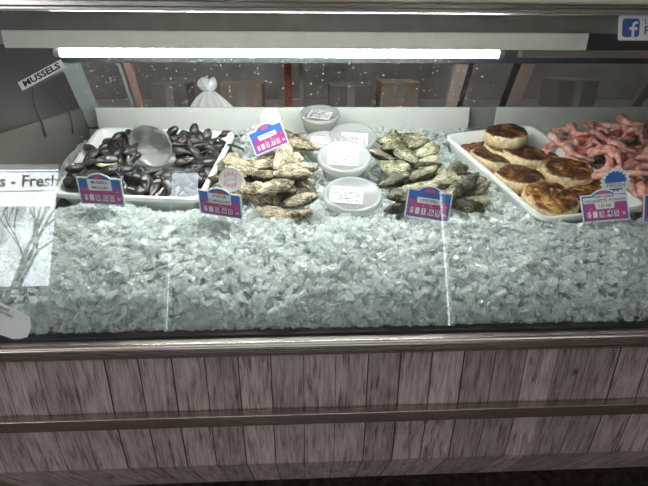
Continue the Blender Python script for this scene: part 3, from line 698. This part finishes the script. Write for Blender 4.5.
cakes = [(505, 146, .004, 0, 'fish cake at the rear carrying another cake on top'), (501, 131, .006, 1, 'fish cake on top of the rear stack of two'),
         (479, 147, -.014, 0, 'fish cake in the back corner by the greenish oysters'), (491, 156, -.006, 1, 'orange browned fish cake second from the back corner'),
         (525, 154, .004, 1, 'fish cake in front of the rear stack of two'), (519, 176, .004, 1, 'large scorched fish cake in the middle, against the tub wall by the ice'),
         (546, 163, -.010, 0, 'fish cake tucked in the middle of the tub behind the shrimp-side cake'), (568, 170, .010, 1, 'orange and brown fish cake leaning on the wall beside the shrimp'),
         (550, 198, .012, 1, 'frontmost fish cake, dark browned, at the front of the tub'), (592, 192, -.006, 0, 'fish cake half hidden behind the fish cake price tag'),
         (560, 211, -.030, 0, 'fish cake lying low under the frontmost cake'), (518, 192, -.028, 0, 'fish cake lying low beneath the large scorched cake')]
for i, (px, py, h, lay, lab) in enumerate(cakes):
    p = at(px, py, h-.006)-Vector((0, 0, .012)) if i != 1 else stack+Vector((0, .004, .0375))
    if i == 0: stack = p
    o = put('fish_cake', cakeM[i % 5], p, (random.gauss(-.04, .07), random.gauss(0, .07), random.uniform(0, 6.28)), lab, 'fish cake')
    s = .96 if i < 4 else 1.06; o.scale = (s, s, s)

# ------------------------------------------------------------------ shrimp
def shrimp_parts(seed):
    r = random.Random(seed); rad = r.uniform(.027, .035); sw = radians(r.uniform(160, 215)); n = 34; nk = 14; rings = []
    path = []
    for i in range(n+1):
        t = i/n; a = sw*t; R = rad*(1+.5*t*t*.6)
        path.append(Vector((R*cos(a), R*sin(a), .003*sin(3*t))))
    for i in range(n+1):
        t = i/n; d = (path[min(i+1, n)]-path[max(0, i-1)]).normalized(); s = d.cross(Vector((0, 0, 1)))
        th = .0145*(sin(pi*min(1, t*1.6+.08)) if t < .26 else 1-.62*((t-.26)/.74))*1.0
        seg = (t*8) % 1; th *= .90+.12*seg
        th = max(th, .002)
        rings.append([tuple(path[i]+s*th*1.05*cos(2*pi*k/nk)+Vector((0, 0, th*.85*sin(2*pi*k/nk)))) for k in range(nk)])
    body = loft(rings)
    e = path[-1]; d = (path[-1]-path[-3]).normalized(); s = d.cross(Vector((0, 0, 1))); fans = []
    for k in (-1.1, -.5, 0, .5, 1.1):
        dd = (d*cos(k*.6)+s*sin(k*.6)).normalized(); ss = dd.cross(Vector((0, 0, 1)))
        out = [(.0, .002), (.008, .0042), (.016, .0046), (.021, .002), (.022, 0)]
        pr = [e+dd*a+ss*w+Vector((0, 0, .002*abs(k))) for a, w in out]+[e+dd*a-ss*w+Vector((0, 0, .002*abs(k))) for a, w in out[::-1][1:]]
        m_ = len(pr); fans.append(([tuple(p+Vector((0, 0, .0007))) for p in pr]+[tuple(p-Vector((0, 0, .0007))) for p in pr],
                                   [tuple(range(m_)), tuple(range(2*m_-1, m_-1, -1))]+[(i, m_+i, m_+(i+1) % m_, (i+1) % m_) for i in range(m_)]))
    legs = []
    for i in range(4, 20, 2):
        t = i/n; p = path[i]; inw = -p.normalized()
        for z in (-.004, .004):
            legs.append(tube([p+inw*.007+Vector((0, 0, z)), p+inw*.013+Vector((0, 0, z*1.6)), p+inw*.017+Vector((.003, .002, z*1.2))], [.0012, .0009, .0004], 5))
    return [mesh('body', *body, True), mesh('tail_fan', *join(fans)), mesh('legs', *join(legs), True)]
SH = [shrimp_parts(i) for i in range(5)]
for s in SH:
    for m in s: m.materials.append(MT['shrimp'])
def shrimp(p, eul, label, group, k):
    t = tag(empty('shrimp', p), label, 'shrimp', group)
    t.rotation_euler = (Matrix.Rotation(TILT, 3, 'X') @ Euler(eul).to_matrix()).to_euler()
    for nm, me in zip(('body', 'tail_fan', 'legs'), SH[k]):
        o = bpy.data.objects.new(nm, me); COL.objects.link(o); o.parent = t
sp = area2([(556, 146), (575, 135), (600, 131), (640, 130), (700, 134), (720, 215), (668, 208), (622, 182), (590, 164)], .02)
scx = sum(p[0] for p in sp)/len(sp); scy = sum(p[1] for p in sp)/len(sp)
for lay, (dst, dh) in enumerate(((.042, .010), (.040, .028))):
    for x, y in scatter(sp, dst, 2500):
        h = .015*max(0, 1-((x-scx)/.2)**2-((y-scy)/.25)**2)
        shrimp((x, y, deckz(y)+dh+h), (random.gauss(0, .4), random.gauss(0, .4), random.uniform(0, 6.28)), 'pink shell-on shrimp heaped on the ice beside the fish cake tub', 'pink shrimp on the ice', random.randrange(5))

# ------------------------------------------------------------------ price tags
TW, THH = .094, .062
def tag_outline(inset, arch=True, z0=0., z1=THH):
    a, w = inset, TW/2
    p = [(-w+a, z0+a), (w-a, z0+a), (w-a, z1-a)]
    if arch:
        for i in range(0, 13):
            q = i/12; x = .024*(1-2*q); p.append((x*(1-a*8), z1-a+.0105*sin(pi*q)**.7))
    p.append((-w+a, z1-a)); return p
def price_tag(loc, deg, title, price, unit, label, three=None, sz=1.):
    t = tag(empty('price_tag', loc), label, 'price tag', None)
    t.rotation_mode = 'YXZ'; t.rotation_euler = (radians(deg[1]), radians(deg[2]), radians(deg[0])); t.scale = (sz, sz, sz)
    plate('board', tag_outline(0), 0, .002, MT['board'], t)
    plate('blue_border', tag_outline(.0030), -.0004, 0, MT['blue'], t)
    plate('price_field', rrect(-TW/2+.0062, TW/2-.0062, .0052, .040, .0015), -.0008, -.0004, MT['magenta'], t)
    # small red emblem in the arch
    em = [disc(-.006, .0625, .0028, 12), disc(.0005, .0635, .0033, 12), disc(.0065, .0622, .0027, 12), rrect(-.0105, .0110, .0575, .0602, .0012, 3)]
    link('emblem', mesh('emblem', *join([outline(e, -.0008, -.0004) for e in em])), MT['red'], t)
    # white confetti strokes of the printed field
    rr = random.Random(str(title)); cf = []
    for _ in range(7):
        x, z = rr.uniform(-.038, .038), rr.uniform(.026, .037); a = rr.uniform(0, pi); l = .0022
        cf.append(outline([(x+l*cos(a)-.0004*sin(a), z+l*sin(a)+.0004*cos(a)), (x-l*cos(a)-.0004*sin(a), z-l*sin(a)+.0004*cos(a)), (x-l*cos(a)+.0004*sin(a), z-l*sin(a)-.0004*cos(a)), (x+l*cos(a)+.0004*sin(a), z+l*sin(a)-.0004*cos(a))], -.0010, -.0008))
    link('printed_dashes', mesh('printed_dashes', *join(cf)), MT['board'], t)
    if three:
        ts = plate('title_strip', [(-.042, .042), (-.020, .042), (-.018, .028), (.018, .028), (.020, .042), (.045, .042), (.045, .056), (.02, .058), (.016, .061), (-.018, .061), (-.022, .055), (-.042, .055)], -.0014, -.0008, MT['paper'], t)
        for s, z, sz_, x in three: words_obj('title_lettering', s, sz_, (x, -.0015, z), MT['ink'], ts, bold=.0001)
    else:
        n = len(title); top = .0585 if n == 2 else .046; bot = .0335
        ts = plate('title_strip', [(-.024, bot), (.025, bot+.001), (.025, top), (-.025, top)], -.0014, -.0008, MT['paper'], t)
        for i, s in enumerate(title): words_obj('title_lettering', s, .0088, (0, -.0015, (top+bot)/2+(.006-.012*i if n == 2 else 0)), MT['ink'], ts, bold=.00012)
    z = .0165
    words_obj('price_lettering', '$', .017, (-.033, -.0010, z), MT['board'], t, bold=.0003)
    bl = rrect(-.0255, -.0165, z-.007, z+.007, .001, 2); link('blank_digit', mesh('blank_digit', *outline(bl, -.0011, -.0008)), MT['board'], t)
    x = -.0080
    for ch in price:
        if ch == '.':
            words_obj('price_lettering', '.', .020, (x-.0035, -.0010, z), MT['board'], t, bold=.0004); x += .004; continue
        cell = rrect(x-.0046, x+.0046, z-.0070, z+.0070, .0008, 2)
        c = link('digit_cell', mesh('digit_cell', *outline(cell, -.0011, -.0008)), MT['board'], t)
        words_obj('digit', ch, .0165, (x, -.0012, z), MT['navyink'], c, bold=.0002)
        x += .0128
    words_obj('unit_lettering', unit, .009, (.0365, -.0010, z-.001), MT['board'], t, bold=.0002)
    v, f = box_vf(-.010, .010, .0021, .0032, -.03, .012); link('stake', mesh('stake', v, f), MT['lid'], t)
    return t
price_tag((-.425, 1.017, .918), (-3.7, 7., 2.8), ['MUSSELS', 'MOULES'], '8.00', 'lb', 'pink and blue price tag reading MUSSELS MOULES at the front of the mussel tub')
price_tag((-.172, .994, .897), (-12.9, 16.9, 5.8), ['OYSTER', 'CARAQUET'], '0.60', 'ea', 'pink and blue price tag under the round disc with red print')
price_tag((-.074, 1.289, .978), (11.4, -1.8, -19.5), ['OYSTERS'], '0.70', 'ea', 'tilted pink and blue price tag stuck upright in the tan oysters')
price_tag((.265, .967, .894), (-18.7, -11.7, 3.3), ['OYSTERS'], '1.69', 'ea', 'pink and blue price tag in the ice in front of the greenish oysters')
price_tag((.6499, .9467, .893), (-18.6, -28.8, -11.1), ['x'], '3.45', 'lb', sz=.97, label= 'price tag reading FISH CAKE below the blue starburst, on the fish cake tub',
          three=[('FISH CAKE', .0555, .0085, 0), ('CROQUETTE  POISSON', .0465, .0078, .001), ('125 GR', .0345, .0082, 0)])
p6 = at(667, 223, .012); price_tag((p6.x, p6.y, p6.z), (-14, -20, -4), ['SHRIMP'], '9.99', 'lb', 'pink and blue price tag at the picture edge in front of the shrimp')

def round_sign(px, py, dpx, Y, deg, name, label):
    c = atY(px, py, Y); R = dpx*(c-CAM).dot(fw)/FPX/2
    t = tag(empty(name, c), label, 'sign'); t.rotation_mode = 'YXZ'; t.rotation_euler = (radians(deg[1]), radians(deg[2]), radians(deg[0]))
    v, f = tube([(0, .0018, -R*.6), (0, .0018, -R-.05)], .0016, 8); link('pick', mesh('pick', v, f), MT['lid'], t)
    return t, R
t, R = round_sign(270.5, 118.5, 19.5, 1.31, (8, -12, 0), 'round_sign', 'plain white round disc with grey slanted writing above the rear tag')
plate('disc', disc(0, 0, R), 0, .0015, MT['board'], t)
words_obj('lettering', 'OYSTERS', R*.36, (0, -.0005, -.1*R), MT['greyink'], t, rotz=radians(-28))
t, R = round_sign(230.5, 180, 24.5, 1.02, (-8, -12, 0), 'round_sign', 'round white disc with red wavy print above the front oyster tag')
plate('disc', disc(0, 0, R), 0, .0015, MT['board'], t)
wv = []
for s, a0, a1 in ((1, 35, 145), (-1, -150, -40)):
    for i in range(9):
        a = radians(a0+(a1-a0)*i/8); q = R*(.70 if i % 2 else .55); l = R*.13
        wv.append(outline([(q*cos(a)-l*.4, q*sin(a)*.8-l), (q*cos(a)+l*.3, q*sin(a)*.8-l*.8), (q*cos(a)+l*.5, q*sin(a)*.8+l), (q*cos(a)-l*.2, q*sin(a)*.8+l*.9)], -.0006, 0))
link('red_print', mesh('red_print', *join(wv)), plain('faded_red_ink', (.72, .22, .26), .5), t)
words_obj('lettering', 'OYSTERS', R*.30, (0, -.0005, 0), plain('pale_ink', (.45, .44, .46), .5), t, rotz=radians(-6))
t, R = round_sign(615.5, 182, 27, 1.02, (-16, -16, -8), 'starburst_sign', 'blue and white starburst sign reading FRESH above the fish cake tag')
star = lambda k: [(R*k*(1.08 if i % 2 else .90)*cos(2*pi*i/40), R*k*(1.08 if i % 2 else .90)*sin(2*pi*i/40)) for i in range(40)]
plate('disc', star(1), 0, .0015, MT['board'], t)
plate('blue_burst', [(R*.80*(1.0 if i % 2 else .82)*cos(2*pi*i/32), R*.80*(1.0 if i % 2 else .82)*sin(2*pi*i/32)+R*.06) for i in range(32)], -.0005, 0, MT['blue'], t)
plate('white_band', [(-R*.86, -R*.52), (R*.86, -R*.45), (R*.86, -.0), (-R*.86, -.0-R*.07)], -.0009, -.0005, MT['board'], t)
words_obj('lettering', 'FRESH', R*.46, (0, -.0010, -R*.26), MT['greyink'], t, bold=.0001)

# black plastic clip on the ice
c = at(236, 147, .016); v, f = tube([c+Vector((-.022, 0, .006)), c+Vector((-.008, 0, .004)), c+Vector((.016, -.002, -.004)), c+Vector((.020, -.003, -.010)), c+Vector((.014, -.004, -.014))], [.003, .003, .0032, .003, .002], 8)
hk = link('plastic_hook', mesh('plastic_hook', v, f, True), MT['black']); tag(hk, 'small black plastic hook lying above the tan oysters', 'hook')

# ------------------------------------------------------------------ things on the outside of the glass
def on_glass(name, px, py, label, cat, roll=0.):
    t = tag(empty(name, atglass(px, py)+GN*.0004), label, cat)
    t.rotation_euler = (Matrix.Rotation(-GA, 3, 'X') @ Matrix.Rotation(radians(roll), 3, 'Y')).to_euler(); return t
a, b = atglass(20, 86), atglass(63.5, 64); ang = math.degrees(math.atan2(b.z-a.z, b.x-a.x)/cos(GA)); ln = (b-a).length
t = on_glass('name_strip', 41.8, 75.2, 'white strip reading MUSSELS stuck slanting on the glass', 'label', -27.5)
box('strip', (-ln/2, ln/2, -.0006, 0, -.0074, .0074), MT['brightpaper'], t)
words_obj('lettering', 'MUSSELS', .0135, (0, -.0008, 0), MT['ink'], t, bold=.0004, scalex=1.32)
tl, br = atglass(617.5, 15.5), atglass(700, 40.5); m0 = atglass(617.5, 40.5)
H = (tl-m0).length; t = on_glass('social_media_sticker', 617.5, 40.5, 'white sticker with a blue square and letter f at the top of the glass', 'sticker', 0)
plate('backing', rrect(0, .145, 0, H, .004), -.0007, 0, MT['paper'], t)
plate('blue_square', rrect(.0065, .0065+H*.74, H*.13, H*.87, .006), -.0010, -.0007, MT['fblue'], t)
s = H*.74; ox, oz = .0065+s*.33, H*.13
def arc(cx, cz, r, a0, a1, n=8): return [(cx+r*cos(radians(a0+(a1-a0)*i/n)), cz+r*sin(radians(a0+(a1-a0)*i/n))) for i in range(n+1)]
fp = [(.22, 0), (.37, 0), (.37, .38), (.52, .38), (.55, .54), (.37, .54), (.37, .62)]+[(.37+.13*(1-cos(radians(q)))*1., .62+.09*sin(radians(q))) for q in (30, 60, 90)]+[(.57, .71), (.57, .85)]+[(.44-.22*sin(radians(q)), .60+.25*cos(radians(q))) for q in (0, 30, 60, 90)]+[(.22, .54), (.08, .54), (.08, .38), (.22, .38)]
plate('letter_f', [(ox+x*s, oz+z*s) for x, z in fp], -.0014, -.0010, MT['paper'], t)
words_obj('lettering', 'Like us on', .0135, (.0085+s+.006, -.0009, H*.74), MT['navyink'], t, align='LEFT')
words_obj('lettering', 'Facebook', .021, (.0085+s+.006, -.0009, H*.38), MT['navyink'], t, align='LEFT', bold=.0003)
# paper slip leaning on the glass at the ledge
px = [(-14, 296), (0, 301.5), (30.5, 316.5), (32.3, 327), (28.5, 336.5), (17, 339.5), (0, 333.5), (-14, 328)]
P = [atglass(*q)+GN*.004 for q in px]; c0 = P[5]
t = tag(empty('paper_slip', c0), 'white paper slip leaning on the glass at the steel ledge', 'paper')
V = [tuple(p-c0) for p in P]+[tuple(p-c0-GN*.0015) for p in P]; n = len(P)
link('slip', mesh('slip', V, [tuple(range(n))[::-1], tuple(range(n, 2*n))]+[(i, (i+1) % n, n+(i+1) % n, n+i) for i in range(n)]), MT['brightpaper'], t)
for i, (q, s) in enumerate((((2, 306.5), 'MONDAY'), ((4, 312), 'FRESH DAY'))):
    o = words_obj('lettering', s, .0075, atglass(*q)+GN*.0046-c0, MT['ink'], t)
    o.rotation_euler = (Matrix.Rotation(-GA, 3, 'X') @ Matrix.Rotation(radians(29), 3, 'Y') @ Matrix.Rotation(pi/2, 3, 'X')).to_euler()

# lettering becomes plain mesh
dg = bpy.context.evaluated_depsgraph_get()
for o in [o for o in SC.objects if o.type == 'FONT']:
    me = bpy.data.meshes.new_from_object(o.evaluated_get(dg)); m = bpy.data.objects.new(o.name.split('.')[0], me); COL.objects.link(m)
    m.parent = o.parent; m.location = o.location; m.rotation_euler = o.rotation_euler; m.scale = o.scale
    if not me.materials: me.materials.append(o.data.materials[0])
    bpy.data.objects.remove(o)

# ------------------------------------------------------------------ daylight, render settings
w = bpy.data.worlds.new('world'); SC.world = w; w.use_nodes = True
bgn = w.node_tree.nodes['Background']; bgn.inputs[0].default_value = (.86, .93, 1., 1); bgn.inputs[1].default_value = 6.5
SC.view_settings.view_transform = 'Standard'; SC.view_settings.look = 'None'; SC.view_settings.gamma = 1; SC.view_settings.use_curve_mapping = False
SC.view_settings.exposure = .3
cy = SC.cycles; cy.max_bounces = 10; cy.transparent_max_bounces = 24; cy.diffuse_bounces = 5; cy.glossy_bounces = 4; cy.sample_clamp_indirect = 10.; cy.use_adaptive_sampling = False
